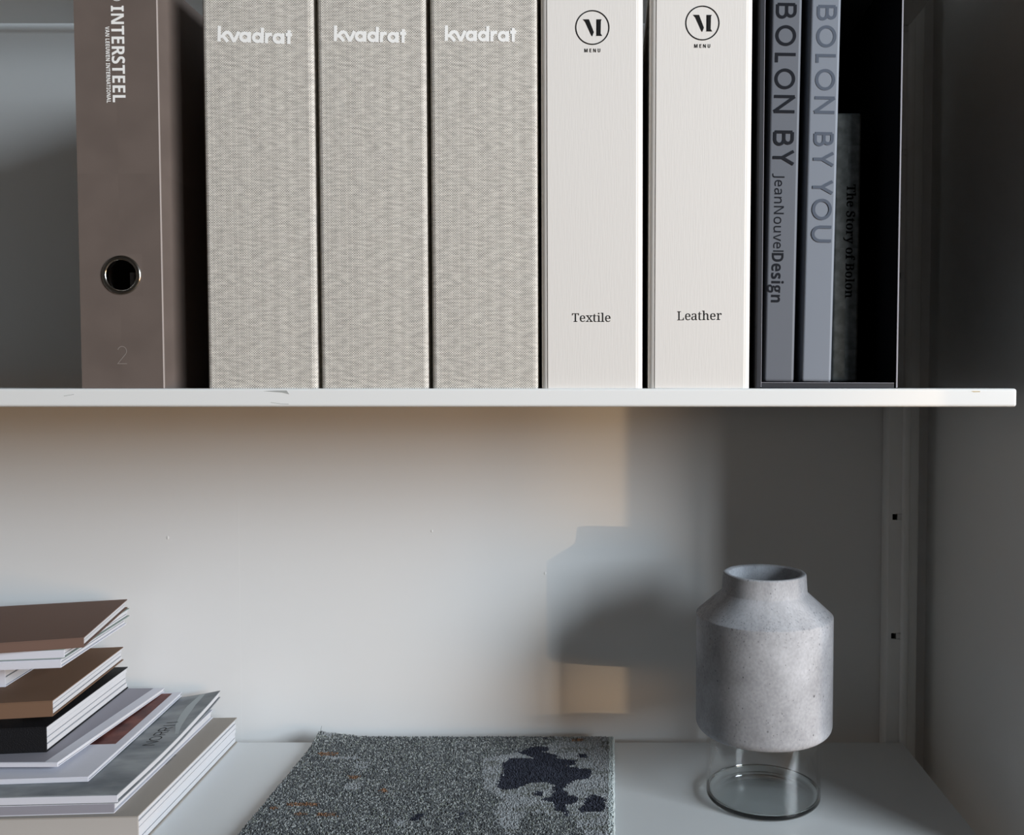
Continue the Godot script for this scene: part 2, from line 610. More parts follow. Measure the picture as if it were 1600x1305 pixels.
	M.cover_black = paint(Color(0.11, 0.11, 0.12), 0.6, 0.3)
	M.cover_black.heightmap_enabled = true
	M.cover_black.heightmap_texture = noise_tex(256, 0.2, 2, 51, Color.BLACK, Color.WHITE)
	M.cover_black.heightmap_scale = 0.02
	M.cover_black.uv1_scale = Vector3(12, 12, 1)
	M.cover_brown = paint(Color(0.46, 0.36, 0.29), 0.7, 0.3)
	M.cover_rust = paint(Color(0.44, 0.35, 0.31), 0.7, 0.3)
	M.cover_green = paint(Color(0.55, 0.6, 0.58), 0.7, 0.3)
	M.plate_red = paint(Color(1, 1, 1), 0.55, 0.4)
	M.plate_red.albedo_texture = noise_tex(256, 0.014, 4, 61, Color(0.3, 0.17, 0.17), Color(0.47, 0.28, 0.25))
	M.plate_red.uv1_scale = Vector3(7, 7, 1)
	M.cover_slate = paint(Color(1, 1, 1), 0.5, 0.4)
	M.cover_slate.albedo_texture = noise_tex(512, 0.006, 5, 71, Color(0.42, 0.445, 0.465), Color(0.58, 0.6, 0.61), Vector2(1.0, 2.2))
	M.cover_slate.uv1_scale = Vector3(3.2, 3.2, 1)
	M.vein = paint(Color(0.62, 0.65, 0.66), 0.5, 0.4)


# ================= the room =================
func room() -> void:
	# wall behind the shelves: two boards that meet in a faint joint
	structure("wall_back", box(Vector3(-2.6, 0, -0.12), Vector3(2.4, 2.6, -0.003)), M.wall, Vector3.ZERO, "plain white wall behind the shelves")
	var w := get_node("wall_back")
	put("panel", box(Vector3(-2.6, 0, -0.003), Vector3(-0.412, 2.6, 0.00006)), M.wall, w)
	put("panel", box(Vector3(-0.412, 0, -0.003), Vector3(2.4, 2.6, 0)), M.wall, w)
	var dab := SphereMesh.new()
	dab.radius = 1.0
	dab.height = 2.0
	dab.radial_segments = 10
	dab.rings = 5
	for d in [[-0.4907, 1.0186, 0.0016], [-0.1985, 1.026, 0.0012], [-0.0733, 0.979, 0.0014]]:
		var o := put("filled_nail_hole", dab, M.wall, w, Vector3(d[0], d[1], 0))
		o.scale = Vector3(d[2], d[2] * 1.3, 0.0005)
	structure("floor", box(Vector3(-2.6, -0.1, -0.12), Vector3(2.52, 0, 4.72)), M.floor, Vector3.ZERO, "brown floor of the room")
	structure("ceiling", box(Vector3(-2.6, 2.6, -0.12), Vector3(2.52, 2.7, 4.72)), M.room, Vector3.ZERO, "ceiling of the room")
	structure("wall_left", box(Vector3(-2.72, 0, -0.12), Vector3(-2.6, 2.6, 4.72)), M.room, Vector3.ZERO, "left wall of the room")
	structure("wall_front", box(Vector3(-2.6, 0, 4.6), Vector3(2.52, 2.6, 4.72)), M.room, Vector3.ZERO, "wall behind the viewer")
	# right-hand wall with the tall window
	var st := begin()
	box_into(st, Vector3(2.4, 0, -0.12), Vector3(2.52, 2.6, 1.42))
	box_into(st, Vector3(2.4, 0, 3.21), Vector3(2.52, 2.6, 4.6))
	box_into(st, Vector3(2.4, 2.52, 1.42), Vector3(2.52, 2.6, 3.21))
	box_into(st, Vector3(2.4, 0, 1.42), Vector3(2.52, 0.43, 3.21))
	structure("wall_right", st.commit(), M.room, Vector3.ZERO, "right wall of the room with a tall window")
	var f := begin()
	box_into(f, Vector3(2.45, 0.43, 1.42), Vector3(2.5, 0.45, 3.21))
	box_into(f, Vector3(2.45, 2.5, 1.42), Vector3(2.5, 2.52, 3.21))
	box_into(f, Vector3(2.45, 0.45, 1.42), Vector3(2.5, 2.5, 1.44))
	box_into(f, Vector3(2.45, 0.45, 3.19), Vector3(2.5, 2.5, 3.21))
	box_into(f, Vector3(2.45, 0.45, 2.77), Vector3(2.5, 2.5, 2.8604))
	var win := structure("window_1", f.commit(), M.frame, Vector3.ZERO, "tall window in the right wall")
	put("pane", box(Vector3(2.472, 0.45, 1.44), Vector3(2.476, 2.5, 2.77)), M.pane, win)
	put("pane", box(Vector3(2.472, 0.45, 2.8604), Vector3(2.476, 2.5, 3.19)), M.pane, win)


# ================= the shelving =================
func shelving() -> void:
	var unit := thing("shelving_frame", "white metal side panel with slotted corner upright at the right of the shelves", "shelving", Vector3(0.33, 0, 0))
	# side panel with an inward front lip
	put("side_panel", box(Vector3(0.019, 0, 0.0), Vector3(0.037, 2.1, 0.281)), M.metal_white, unit)
	var lip := begin()
	rbox_into(lip, Vector3(0.036, 2.1, 0.004), 0.0012, 2, Vector3(0.019, 1.05, 0.283))
	put("front_lip", lip.commit(), M.metal_white, unit)
	# upright: folded sheet, open behind, with a row of slots
	var whole := PackedVector2Array([Vector2(-0.031, 0.0005), Vector2(-0.031, 0.0222), Vector2(-0.0302, 0.023), Vector2(-0.0165, 0.023), Vector2(-0.0155, 0.0252), Vector2(-0.0145, 0.026), Vector2(-0.0095, 0.026), Vector2(-0.0085, 0.0252), Vector2(-0.008, 0.0205), Vector2(0.002, 0.0195), Vector2(0.003, 0.0185), Vector2(0.003, 0.0005), Vector2(0.0014, 0.0005), Vector2(0.0014, 0.0172), Vector2(-0.0095, 0.0192), Vector2(-0.0165, 0.0212), Vector2(-0.0294, 0.0212), Vector2(-0.0294, 0.0005)])
	var left := PackedVector2Array([Vector2(-0.031, 0.0005), Vector2(-0.031, 0.0222), Vector2(-0.0302, 0.023), Vector2(-0.0263, 0.023), Vector2(-0.0263, 0.0212), Vector2(-0.0294, 0.0212), Vector2(-0.0294, 0.0005)])
	var right := PackedVector2Array([Vector2(-0.0208, 0.023), Vector2(-0.0165, 0.023), Vector2(-0.0155, 0.0252), Vector2(-0.0145, 0.026), Vector2(-0.0095, 0.026), Vector2(-0.0085, 0.0252), Vector2(-0.008, 0.0205), Vector2(0.002, 0.0195), Vector2(0.003, 0.0185), Vector2(0.003, 0.0005), Vector2(0.0014, 0.0005), Vector2(0.0014, 0.0172), Vector2(-0.0095, 0.0192), Vector2(-0.0165, 0.0212), Vector2(-0.0208, 0.0212)])
	var up := begin()
	var low := 0.0
	for k in 13:
		var slot := 1.0452 + (k - 6) * 0.1298
		up.append_from(extrude(whole, low, slot - 0.0032), 0, Transform3D())
		up.append_from(extrude(left, slot - 0.0032, slot + 0.0032), 0, Transform3D())
		up.append_from(extrude(right, slot - 0.0032, slot + 0.0032), 0, Transform3D())
		low = slot + 0.0032
	up.append_from(extrude(whole, low, 2.0), 0, Transform3D())
	put("corner_upright", up.commit(), M.metal_white, unit)
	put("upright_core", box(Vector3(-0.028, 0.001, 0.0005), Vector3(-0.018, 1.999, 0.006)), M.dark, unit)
	# three boards
	var labels := ["white metal shelf board under the vase and the rug sample", "white metal shelf board carrying the row of binders", "white metal shelf board above the row of binders"]
	var tops := [SHELF_LOW, SHELF_MID, 1.582]
	for k in 3:
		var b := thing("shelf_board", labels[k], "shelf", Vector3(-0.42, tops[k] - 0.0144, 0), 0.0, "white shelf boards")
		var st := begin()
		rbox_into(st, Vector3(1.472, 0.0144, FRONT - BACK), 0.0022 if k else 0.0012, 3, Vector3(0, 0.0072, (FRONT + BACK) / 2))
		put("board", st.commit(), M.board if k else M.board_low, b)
		if k == 1:
			var z := FRONT + 0.00012
			put("scuff", flat_shape([[Vector2(0.149, 0.0124), Vector2(0.16, 0.0128), Vector2(0.1675, 0.0128), Vector2(0.1695, 0.0098), Vector2(0.164, 0.0112)]]), M.scuff, b, Vector3(0, 0, z))
			for mark in [[Vector2(0.155, 0.0035), Vector2(0.163, 0.0024), Vector2(0.169, 0.0022)], [Vector2(-0.006, 0.0085), Vector2(0.002, 0.0098)]]:
				put("scuff", ribbons([mark], 0.0003), M.scuff, b, Vector3(0, 0, z))
			put("chip", flat_shape([[Vector2(0.7, 0.0124), Vector2(0.707, 0.0124), Vector2(0.707, 0.0116), Vector2(0.702, 0.0114)]]), M.chip, b, Vector3(0, 0, z))


# ================= binders and slipcase =================
# spine sheet with rounded long edges: front at z = 0
func spine_outline(w: float, r: float, step: float) -> PackedVector2Array:
	var p := PackedVector2Array()
	var hw := w / 2
	p.append(Vector2(-hw, -0.02))
	for q in arc(Vector2(-hw + r, -step - r), r, r, 180, 100, 8): p.append(q)
	p.append(Vector2(-hw + r, -step))
	p.append(Vector2(-hw + r + step * 0.6, 0))
	p.append(Vector2(hw - r - step * 0.6, 0))
	p.append(Vector2(hw - r, -step))
	for q in arc(Vector2(hw - r, -step - r), r, r, 80, 0, 8): p.append(q)
	p.append(Vector2(hw, -0.02))
	p.append(Vector2(hw - 0.0025, -0.02))
	p.append(Vector2(hw - r - 0.0005, -step - 0.0025))
	p.append(Vector2(-hw + r + 0.0005, -step - 0.0025))
	p.append(Vector2(-hw + 0.0025, -0.02))
	return p


func binder(called: String, label: String, group: String, x0: float, x1: float, cloth: Material, r: float, step: float, height: float, lean := 0.0) -> Node3D:
	var w := x1 - x0
	var o := thing(called, label, "binder", Vector3((x0 + x1) / 2, SHELF_MID, 0.281), 0.0, group)
	o.rotation.z = lean
	put("spine", extrude(spine_outline(w, r, step), 0.0, height), cloth, o)
	put("cover", box(Vector3(-w / 2, 0, -0.275), Vector3(-w / 2 + 0.0024, height, -0.0201)), cloth, o)
	put("cover", box(Vector3(w / 2 - 0.0024, 0, -0.275), Vector3(w / 2, height, -0.0201)), cloth, o)
	put("sample_pages", box(Vector3(-w / 2 + 0.006, 0.004, -0.27), Vector3(w / 2 - 0.006, height - 0.006, -0.022)), M.paper, o)
	return o


func logo_kvadrat(w: float, tall: float) -> ArrayMesh:
	# units: x-height 1
	var lines := [[Vector2(0.15, 0), Vector2(0.15, 1.46)],
		[Vector2(0.95, 0.0), Vector2(0.5, 0.52), Vector2(0.58, 0.72), Vector2(0.72, 0.84), Vector2(0.9, 0.88), Vector2(1.08, 0.8), Vector2(1.2, 0.62), Vector2(1.52, 0.0)],
		[Vector2(0.26, 0.46), Vector2(0.52, 0.52)],
		[Vector2(1.48, 0.0), Vector2(1.92, 0.98)]]
	for a in [[2.45, 1.0], [3.6, 1.44], [5.46, 1.0]]:
		lines.append(Array(arc(Vector2(a[0], 0.5), 0.36, 0.36, 0, 360, 24)))
		lines.append([Vector2(a[0] + 0.42, 0), Vector2(a[0] + 0.42, a[1])])
	lines.append([Vector2(4.41, 0), Vector2(4.41, 0.98)])
	lines.append([Vector2(4.41, 0.5), Vector2(4.5, 0.72), Vector2(4.64, 0.84), Vector2(4.9, 0.86)])
	lines.append([Vector2(6.42, 0), Vector2(6.42, 1.3)])
	lines.append([Vector2(6.12, 0.9), Vector2(6.7, 0.9)])
	var out := []
	for l in lines:
		var t := []
		for q in l: t.append(Vector2((q.x / 6.68 - 0.5) * w, (q.y / 1.46 - 0.5) * tall))
		out.append(t)
	return ribbons(out, 0.3 / 6.68 * w)


func emblem(parent: Node, at: Vector3) -> void:
	put("emblem_ring", ribbons([Array(arc(Vector2.ZERO, 0.01275, 0.01275, 0, 360, 64))], 0.00095), M.print_black, parent, at)
	var s := 0.0001
	var left := [Vector2(-74, 62), Vector2(-26, 62), Vector2(12, -36), Vector2(-1, -68), Vector2(-9, -60), Vector2(-56, 42)]
	var right := [Vector2(31, 62), Vector2(72, 62), Vector2(66, 50), Vector2(64, 40), Vector2(64, -45), Vector2(70, -60), Vector2(76, -64), Vector2(24, -64), Vector2(31, -60), Vector2(37, -45), Vector2(37, 40), Vector2(36, 52)]
	var polys := []
	for p in [left, right]:
		var t := []
		for q in p: t.append(q * s)
		polys.append(t)
	put("emblem_letter", flat_shape(polys), M.print_black, parent, at)
	lettering(parent, "M E N U", "Droid Sans", 700, 0.0123, 0.0028, at + Vector3(0, -0.0174, 0), 0.0, M.print_black)


func plate_with_hole(w: float, h: float, c: Vector2, r: float, z0: float, z1: float) -> ArrayMesh:
	var st := begin()
	var s := r * 1.3
	var hw := w / 2
	# solid parts round a square that holds the hole
	box_into(st, Vector3(-hw, 0, z0), Vector3(hw, c.y - s, z1))
	box_into(st, Vector3(-hw, c.y + s, z0), Vector3(hw, h, z1))
	box_into(st, Vector3(-hw, c.y - s, z0), Vector3(c.x - s, c.y + s, z1))
	box_into(st, Vector3(c.x + s, c.y - s, z0), Vector3(hw, c.y + s, z1))
	var n := 48
	for k in n:
		var e := []
		var q := []
		for t in [TAU * k / n, TAU * (k + 1) / n]:
			var d := Vector2(cos(t), sin(t))
			e.append(c + d * r)
			q.append(c + d * (s / maxf(absf(d.x), absf(d.y))))
		for z in [z0, z1]:
			var nn := Vector3(0, 0, 1 if z == maxf(z0, z1) else -1)
			quad(st, [Vector3(e[0].x, e[0].y, z), Vector3(e[1].x, e[1].y, z), Vector3(q[1].x, q[1].y, z), Vector3(q[0].x, q[0].y, z)], [nn, nn, nn, nn], [e[0], e[1], q[1], q[0]])
		var inn := Vector3(c.x - e[0].x, c.y - e[0].y, 0).normalized()
		quad(st, [Vector3(e[0].x, e[0].y, z0), Vector3(e[1].x, e[1].y, z0), Vector3(e[1].x, e[1].y, z1), Vector3(e[0].x, e[0].y, z1)], [inn, inn, inn, inn], [e[0], e[1], e[1], e[0]])
	return st.commit()


func upper_row() -> void:
	# --- lever arch file ---
	var f := thing("lever_arch_file", "taupe lever arch file with a metal-rimmed finger hole, left end of the row", "binder", Vector3(-0.3823, SHELF_MID, 0.281))
	var hw := 0.0322
	var hole := Vector2(0.001, 0.0882)
	put("spine", plate_with_hole(hw * 2 - 0.001, 0.318, hole, 0.0125, -0.0022, 0.0), M.taupe, f)
	put("cover", box(Vector3(-hw, 0, -0.275), Vector3(-hw + 0.0024, 0.318, -0.0023)), M.taupe, f)
	put("cover", box(Vector3(hw - 0.0024, 0, -0.275), Vector3(hw, 0.318, -0.0023)), M.taupe, f)
	var piping := begin()
	rbox_into(piping, Vector3(0.0008, 0.318, 0.002), 0.0005, 2, Vector3(hw - 0.0002, 0.159, -0.001))
	put("edge_crease", piping.commit(), M.taupe_edge, f)
	# rolled steel rim
	var rp := PackedVector2Array()
	for q in arc(Vector2(0.0135, 0.0001), 0.0019, 0.0013, 0, 180, 10): rp.append(q)
	rp.append(Vector2(0.0117, -0.0035))
	rp.append(Vector2(0.0123, -0.0035))
	rp.append(Vector2(0.0127, -0.0001))
	put("finger_hole_rim", lathe(rp, 48), M.steel, f.get_node("spine"), Vector3(hole.x, hole.y, 0.0001), Vector3(PI / 2, 0, 0))
	# inside: filed sheets behind the hole
	for s in [[-0.0088, 0.0035, M.paper_grey, 0.088], [-0.0042, 0.0028, M.paper, 0.25], [-0.0006, 0.0016, M.paper_grey, 0.25], [0.0048, 0.0009, M.paper, 0.25]]:
		put("filed_sheet", box(Vector3(s[0], 0.006, -0.25), Vector3(s[0] + s[1], s[3] + 0.006, -0.03)), s[2], f)
	var zp := 0.00015
	put("lettering", penned([["2", 0.0, 0.0076]], 0.0139, 0.00045), M.print_faint, f.get_node("spine"), Vector3(-0.0035, 0.0191, zp))
	lettering(f.get_node("spine"), "INTERSTEEL", "Droid Sans", 700, 0.0734, 0.0102, Vector3(0.002, 0.2578, zp), -PI / 2, M.print_white)
	lettering(f.get_node("spine"), "VAN LEEUWEN INTERNATIONAL", "Droid Sans", 700, 0.058, 0.0031, Vector3(-0.006, 0.2497, zp), -PI / 2, M.print_white)
	put("emblem_ring", ribbons([Array(arc(Vector2.ZERO, 0.0056, 0.0062, 0, 360, 40))], 0.0005), M.print_white, f.get_node("spine"), Vector3(0.0018, 0.3045, zp))
	put("emblem_disc", flat_shape([Array(arc(Vector2.ZERO, 0.0042, 0.0048, 0, 350, 36))]), M.print_white, f.get_node("spine"), Vector3(0.0018, 0.3045, zp))
	# --- three linen binders ---
	var cloth_labels := ["grey linen binder with white print, next to the taupe file", "grey linen binder with white print, middle of the three linen ones", "grey linen binder with white print, next to the white binders"]
	var spans := [[-0.3158, -0.2303, -0.0017, 0.0573, 0.2722, -2.4], [-0.227, -0.1435, -0.0007, 0.0557, 0.2728, -1.7], [-0.14, -0.0576, -0.002, 0.055, 0.2733, -0.9]]
	for k in 3:
		var s: Array = spans[k]
		var b := binder("linen_binder", cloth_labels[k], "grey linen binders", s[0], s[1], M.linen, 0.003, 0.0003, 0.32)
		put("lettering", logo_kvadrat(s[3], 0.0118), M.print_white, b.get_node("spine"), Vector3(s[2], s[4], 0.00015), Vector3(0, 0, deg_to_rad(s[5])))
	# --- two white binders ---
	var m1 := binder("white_binder", "white cloth binder lettered Textile", "white binders", -0.0545, 0.0245, M.white_cloth, 0.0048, 0.0006, 0.322)
	emblem(m1.get_node("spine"), Vector3(0.0005, 0.278, 0.00015))
	lettering(m1.get_node("spine"), "Textile", "Droid Serif", 400, 0.0299, 0.0071, Vector3(-0.0005, 0.0554, 0.00015), 0.0, M.print_black)
	var m2 := binder("white_binder", "white cloth binder lettered Leather", "white binders", 0.029, 0.1085, M.white_cloth, 0.0048, 0.0006, 0.322, -0.003)
	emblem(m2.get_node("spine"), Vector3(0.0007, 0.2814, 0.00015))
	lettering(m2.get_node("spine"), "Leather", "Droid Serif", 400, 0.0346, 0.0074, Vector3(0.0, 0.0569, 0.00015), deg_to_rad(0.6), M.print_black)
	# --- slipcase ---
	var sc := thing("slipcase", "open black slipcase with worn pale edges at the right end of the row", "slipcase", Vector3(0.169, SHELF_MID, 0.279))
	var half := 0.0556
	sc.rotation.z = -0.004
	var side := begin()
	rbox_into(side, Vector3(0.004, 0.335, 0.235), 0.001, 2, Vector3(-half + 0.002, 0.1675, -0.1175))
	put("side", side.commit(), M.slip, sc)
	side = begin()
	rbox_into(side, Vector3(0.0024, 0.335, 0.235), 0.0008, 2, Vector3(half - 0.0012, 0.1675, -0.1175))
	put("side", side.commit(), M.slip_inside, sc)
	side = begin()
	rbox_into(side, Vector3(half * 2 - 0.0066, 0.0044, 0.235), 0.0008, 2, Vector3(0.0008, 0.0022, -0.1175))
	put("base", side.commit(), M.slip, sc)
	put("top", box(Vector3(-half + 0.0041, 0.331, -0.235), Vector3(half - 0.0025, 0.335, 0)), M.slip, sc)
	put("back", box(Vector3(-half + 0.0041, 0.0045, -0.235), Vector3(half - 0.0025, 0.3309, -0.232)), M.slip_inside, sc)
	# worn paper showing at the mouth
	put("worn_edge", rbox(Vector3(0.0013, 0.333, 0.0008), 0.0003, 1), M.slip_edge, sc, Vector3(half - 0.0008, 0.1672, 0.0004))
	put("worn_edge", rbox(Vector3(0.0005, 0.333, 0.0006), 0.0002, 1), M.slip_edge, sc, Vector3(-half + 0.0041, 0.1672, 0.0001))
	put("worn_edge", rbox(Vector3(half * 2 - 0.007, 0.0004, 0.0006), 0.0002, 1), M.slip_edge, sc, Vector3(0.0008, 0.0044, 0.0001))
	var base_y := SHELF_MID + 0.0052
	# --- books in the slipcase ---
	var bk := slip_book("grey design book with dark lettering, left in the black slipcase", Vector3(0.1322, base_y, 0.2755), 0.0238, 0.325, 0.185, M.spine_grey, -0.0142)
	put("lettering", penned([["B", 0.0, 0.0122], ["O", 0.0170, 0.0330], ["L", 0.0382, 0.0468], ["O", 0.0502, 0.0662], ["N", 0.0706, 0.0846], ["B", 0.0979, 0.1098], ["Y", 0.1127, 0.1251]], 0.0161, 0.0024), M.ink, bk.get_node("spine"), Vector3(-0.0084, 0.2938, 0.00016), Vector3(0, 0, -PI / 2))
	lettering(bk.get_node("spine"), "JeanNouvel", "Droid Sans", 400, 0.0608, 0.0100, Vector3(-0.0035, 0.1322, 0.00016), -PI / 2, M.ink)
	lettering(bk.get_node("spine"), "Design", "Droid Sans", 700, 0.0386, 0.0128, Vector3(-0.0042, 0.0816, 0.00016), -PI / 2, M.ink)
	var bk2 := slip_book("pale grey design book with soft grey lettering, middle of the black slipcase", Vector3(0.1617, base_y, 0.2755), 0.0238, 0.325, 0.185, M.spine_pale, -0.017)
	put("lettering", penned([["B", 0.0, 0.0120], ["O", 0.0156, 0.0326], ["L", 0.0376, 0.0456], ["O", 0.0490, 0.0656], ["N", 0.0701, 0.0836], ["B", 0.0976, 0.1086], ["Y", 0.1126, 0.1246], ["Y", 0.1346, 0.1461], ["O", 0.1492, 0.1658], ["U", 0.1700, 0.1832]], 0.0156, 0.0024), M.ink_soft, bk2.get_node("spine"), Vector3(-0.0069, 0.2923, 0.00016), Vector3(0, 0, -PI / 2))
	var bk3 := slip_book("low dark moss-grey booklet set back in the black slipcase", Vector3(0.1925, base_y, 0.243), 0.0215, 0.2195, 0.165, M.spine_moss, -0.006)
	lettering(bk3.get_node("spine"), "The Story of Bolon", "Droid Serif", 700, 0.0925, 0.0098, Vector3(0.002, 0.1152, 0.00016), -PI / 2, M.dark)


func slip_book(label: String, at: Vector3, w: float, h: float, d: float, mat: Material, lean: float) -> Node3D:
	var o := thing("slipcased_book", label, "book", at, 0.0, "books in the black slipcase")
	o.rotation.z = lean
	var st := begin()
	rbox_into(st, Vector3(w, h, 0.006), 0.0024, 4, Vector3(0, h / 2, -0.003))
	put("spine", st.commit(), mat, o)
	put("cover", box(Vector3(-w / 2, 0, -d), Vector3(-w / 2 + 0.0022, h, -0.0045)), mat, o)
	put("cover", box(Vector3(w / 2 - 0.0022, 0, -d), Vector3(w / 2, h, -0.0045)), mat, o)
	put("page_block", box(Vector3(-w / 2 + 0.0023, 0.003, -d + 0.003), Vector3(w / 2 - 0.0023, h - 0.003, -0.0062)), M.paper, o)
	return o


# ================= vase =================
func vase() -> void:
	var v := thing("vase", "grey concrete vase on a clear glass base, right on the lower shelf", "vase", Vector3(0.1432, SHELF_LOW, 0.1523))
	# concrete upper body: outside from the bottom edge up, then inside down
	var p := PackedVector2Array([Vector2(0.0545, 0.0655), Vector2(0.0565, 0.066)])
	for q in arc(Vector2(0.0565, 0.0735), 0.0067, 0.0075, -80, 0, 8): p.append(q)
	p.append(Vector2(0.0633, 0.120))
	for q in arc(Vector2(0.0619, 0.1735), 0.0014, 0.0014, 0, 52, 4): p.append(q)
	p.append(Vector2(0.0402, 0.1945))
	p.append(Vector2(0.0396, 0.1958))
	p.append(Vector2(0.0386, 0.2105))
	for q in arc(Vector2(0.0370, 0.2112), 0.0015, 0.0018, 0, 90, 4): p.append(q)
	p.append(Vector2(0.0345, 0.2130))
	p.append(Vector2(0.0326, 0.2120))
	p.append(Vector2(0.0324, 0.19))
	p.append(Vector2(0.0500, 0.165))
	p.append(Vector2(0.0545, 0.155))
	put("concrete_body", lathe(p, 96), M.concrete, v)
	# glass base: drinking-glass shape that reaches up inside the concrete
	var gl := PackedVector2Array()
	gl.append(Vector2(0.0532, 0.0078))
	gl.append(Vector2(0.0532, 0.11))
	for q in arc(Vector2(0.0520, 0.1105), 0.0012, 0.0012, 20, 160, 5): gl.append(q)
	gl.append(Vector2(0.0508, 0.0078))
	# thick foot of the glass
	var foot := PackedVector2Array([Vector2(0, 0.0014), Vector2(0.040, 0.0011), Vector2(0.0465, 0.0002)])
	for q in arc(Vector2(0.0478, 0.0050), 0.0054, 0.0048, -75, 0, 8): foot.append(q)
	foot.append(Vector2(0.0532, 0.0076))
	foot.append(Vector2(0.0508, 0.0076))
	for q in arc(Vector2(0.0462, 0.0076), 0.0046, 0.0026, -15, -88, 6): foot.append(q)
	foot.append(Vector2(0, 0.0048))
	put("glass_foot", lathe(foot, 96, false), M.glass_solid, v)
	put("glass_base", lathe(gl, 96, false), M.glass, v)


# ================= rug sample =================
func inside(polys: Array, x: float, z: float) -> bool:
	for p in polys:
		if Geometry2D.is_point_in_polygon(Vector2(x, z), p): return true
	return false


func rug() -> void:
	var shapes := {}
	for k in [["navy", RUG_NAVY], ["light", RUG_LIGHT], ["rust", RUG_RUST]]:
		shapes[k[0]] = []
		for flat in k[1]:
			var p := PackedVector2Array()
			for i in range(0, flat.size(), 2): p.append(Vector2(flat[i], flat[i + 1]))
			shapes[k[0]].append(p)
	var x0 := -0.3165
	var x1 := 0.0015
	var z0 := 0.0275
	var z1 := 0.279
	var o := thing("rug_sample", "hand-knotted grey wool rug sample with navy patches lying on the lower shelf", "rug", Vector3((x0 + x1) / 2, SHELF_LOW, (z0 + z1) / 2))
	var c := o.position
	var lift := func(x: float, z: float) -> float:
		var d := Vector2((x - x0) / 0.06, (z - z0) / 0.035).length()
		return 0.006 * pow(clampf(1.0 - d, 0.0, 1.0), 1.5)
	# woven backing that follows the lifted corner
	put("backing", slab(x0 + 0.001 - c.x, x1 - 0.001 - c.x, z0 + 0.001 - c.z, z1 - 0.001 - c.z, 0.0, 0.0036, 24, 20, func(x: float, z: float) -> float: return lift.call(x + c.x, z + c.z)), M.backing, o)
	var f := FastNoiseLite.new()
	f.seed = 9
	f.frequency = 9.0
	f.fractal_octaves = 3
	var streak := FastNoiseLite.new()      # yarn changes along a row of knots
	streak.seed = 23
	streak.frequency = 0.12
	var places: Array[Transform3D] = []
	var tints: Array[Color] = []
	var r := RandomNumberGenerator.new()
	r.seed = 17
	var dx := 0.0014
	var dz := 0.0016
	var nx := int((x1 - x0) / dx)
	var nz := int((z1 - z0) / dz)
	for j in nz + 1:
		for i in nx + 1:
			var x := x0 + i * dx + (dx * 0.5 if j % 2 else 0.0)
			var z := z0 + j * dz
			var jx := x + r.randf_range(-0.0004, 0.0004)
			var jz := z + r.randf_range(-0.0003, 0.0003)
			# patches end on whole knots
			var sx := x + r.randf_range(-0.002, 0.002)
			var col: Color
			var n := f.get_noise_2d(x * 2.0, z * 5.0)
			var edge := x > x1 - 0.004
			if inside(shapes.navy, sx, z):
				col = Color(0.04, 0.043, 0.058) * r.randf_range(0.7, 1.35)
			elif inside(shapes.rust, sx, z):
				col = Color(0.25, 0.14, 0.085).lerp(Color(0.12, 0.12, 0.115), 0.75 if r.randf() < 0.35 else 0.0) * r.randf_range(0.7, 1.3)
			elif inside(shapes.light, sx, z):
				var dim := n > 0.12 and r.randf() < 0.55
				col = (Color(0.19, 0.2, 0.19) if dim else Color(0.31, 0.325, 0.335)) * r.randf_range(0.75, 1.25)
			else:
				var roll := clampf(r.randf() + 0.55 * streak.get_noise_2d(x * 1000.0, j * 37.0), 0.0, 1.0)
				col = Color(0.19, 0.203, 0.205) * (0.85 + 0.25 * n)
				if roll < 0.32: col = Color(0.1, 0.106, 0.112)
				elif roll > 0.78: col = Color(0.34, 0.355, 0.35)
				elif roll > 0.72: col = Color(0.24, 0.26, 0.23)
				col = col * r.randf_range(0.75, 1.25)
			if edge: col = col.lerp(Color(0.55, 0.62, 0.62), 0.7)
			col.a = 1.0
			var b := Basis(Vector3.UP, r.randf_range(-0.5, 0.5)) * Basis(Vector3.RIGHT, r.randf_range(-0.35, 0.35))
			b = b * Basis.from_scale(Vector3(0.00104 * r.randf_range(0.85, 1.15), 0.002 * r.randf_range(0.85, 1.2), 0.00092 * r.randf_range(0.85, 1.2)))
			places.append(Transform3D(b, Vector3(jx - c.x, 0.0048 + r.randf_range(-0.0003, 0.0004) + lift.call(x, z), jz - c.z)))
			tints.append(col)
			# sides of the rug: two more knots down the edge
			if i == 0 or i >= nx or j == 0:
				for k in 2:
					places.append(Transform3D(b, Vector3(jx - c.x + r.randf_range(-0.0005, 0.0005), 0.0034 - k * 0.0011 + lift.call(x, z), jz - c.z)))
					tints.append(col * 0.95)
	var knot := SphereMesh.new()
	knot.radius = 1.0
	knot.height = 2.0
	knot.radial_segments = 7
	knot.rings = 4
	var mm := MultiMesh.new()
	mm.transform_format = MultiMesh.TRANSFORM_3D
	mm.use_colors = true
	mm.mesh = knot
	mm.instance_count = places.size()
	for k in places.size():
		mm.set_instance_transform(k, places[k])
		mm.set_instance_color(k, tints[k])
	var pile := MultiMeshInstance3D.new()
	pile.name = "wool_pile"
	pile.multimesh = mm
	pile.material_override = M.wool
	pile.set_meta("kind", "stuff")
	o.add_child(pile)
	# one loose thread at the lifted corner
	put("loose_thread", ribbons([[Vector2(0, 0), Vector2(0.0004, 0.004), Vector2(0.0014, 0.008)]], 0.0003), M.backing, o, Vector3(x0 - c.x + 0.002, 0.011, z0 - c.z + 0.002))


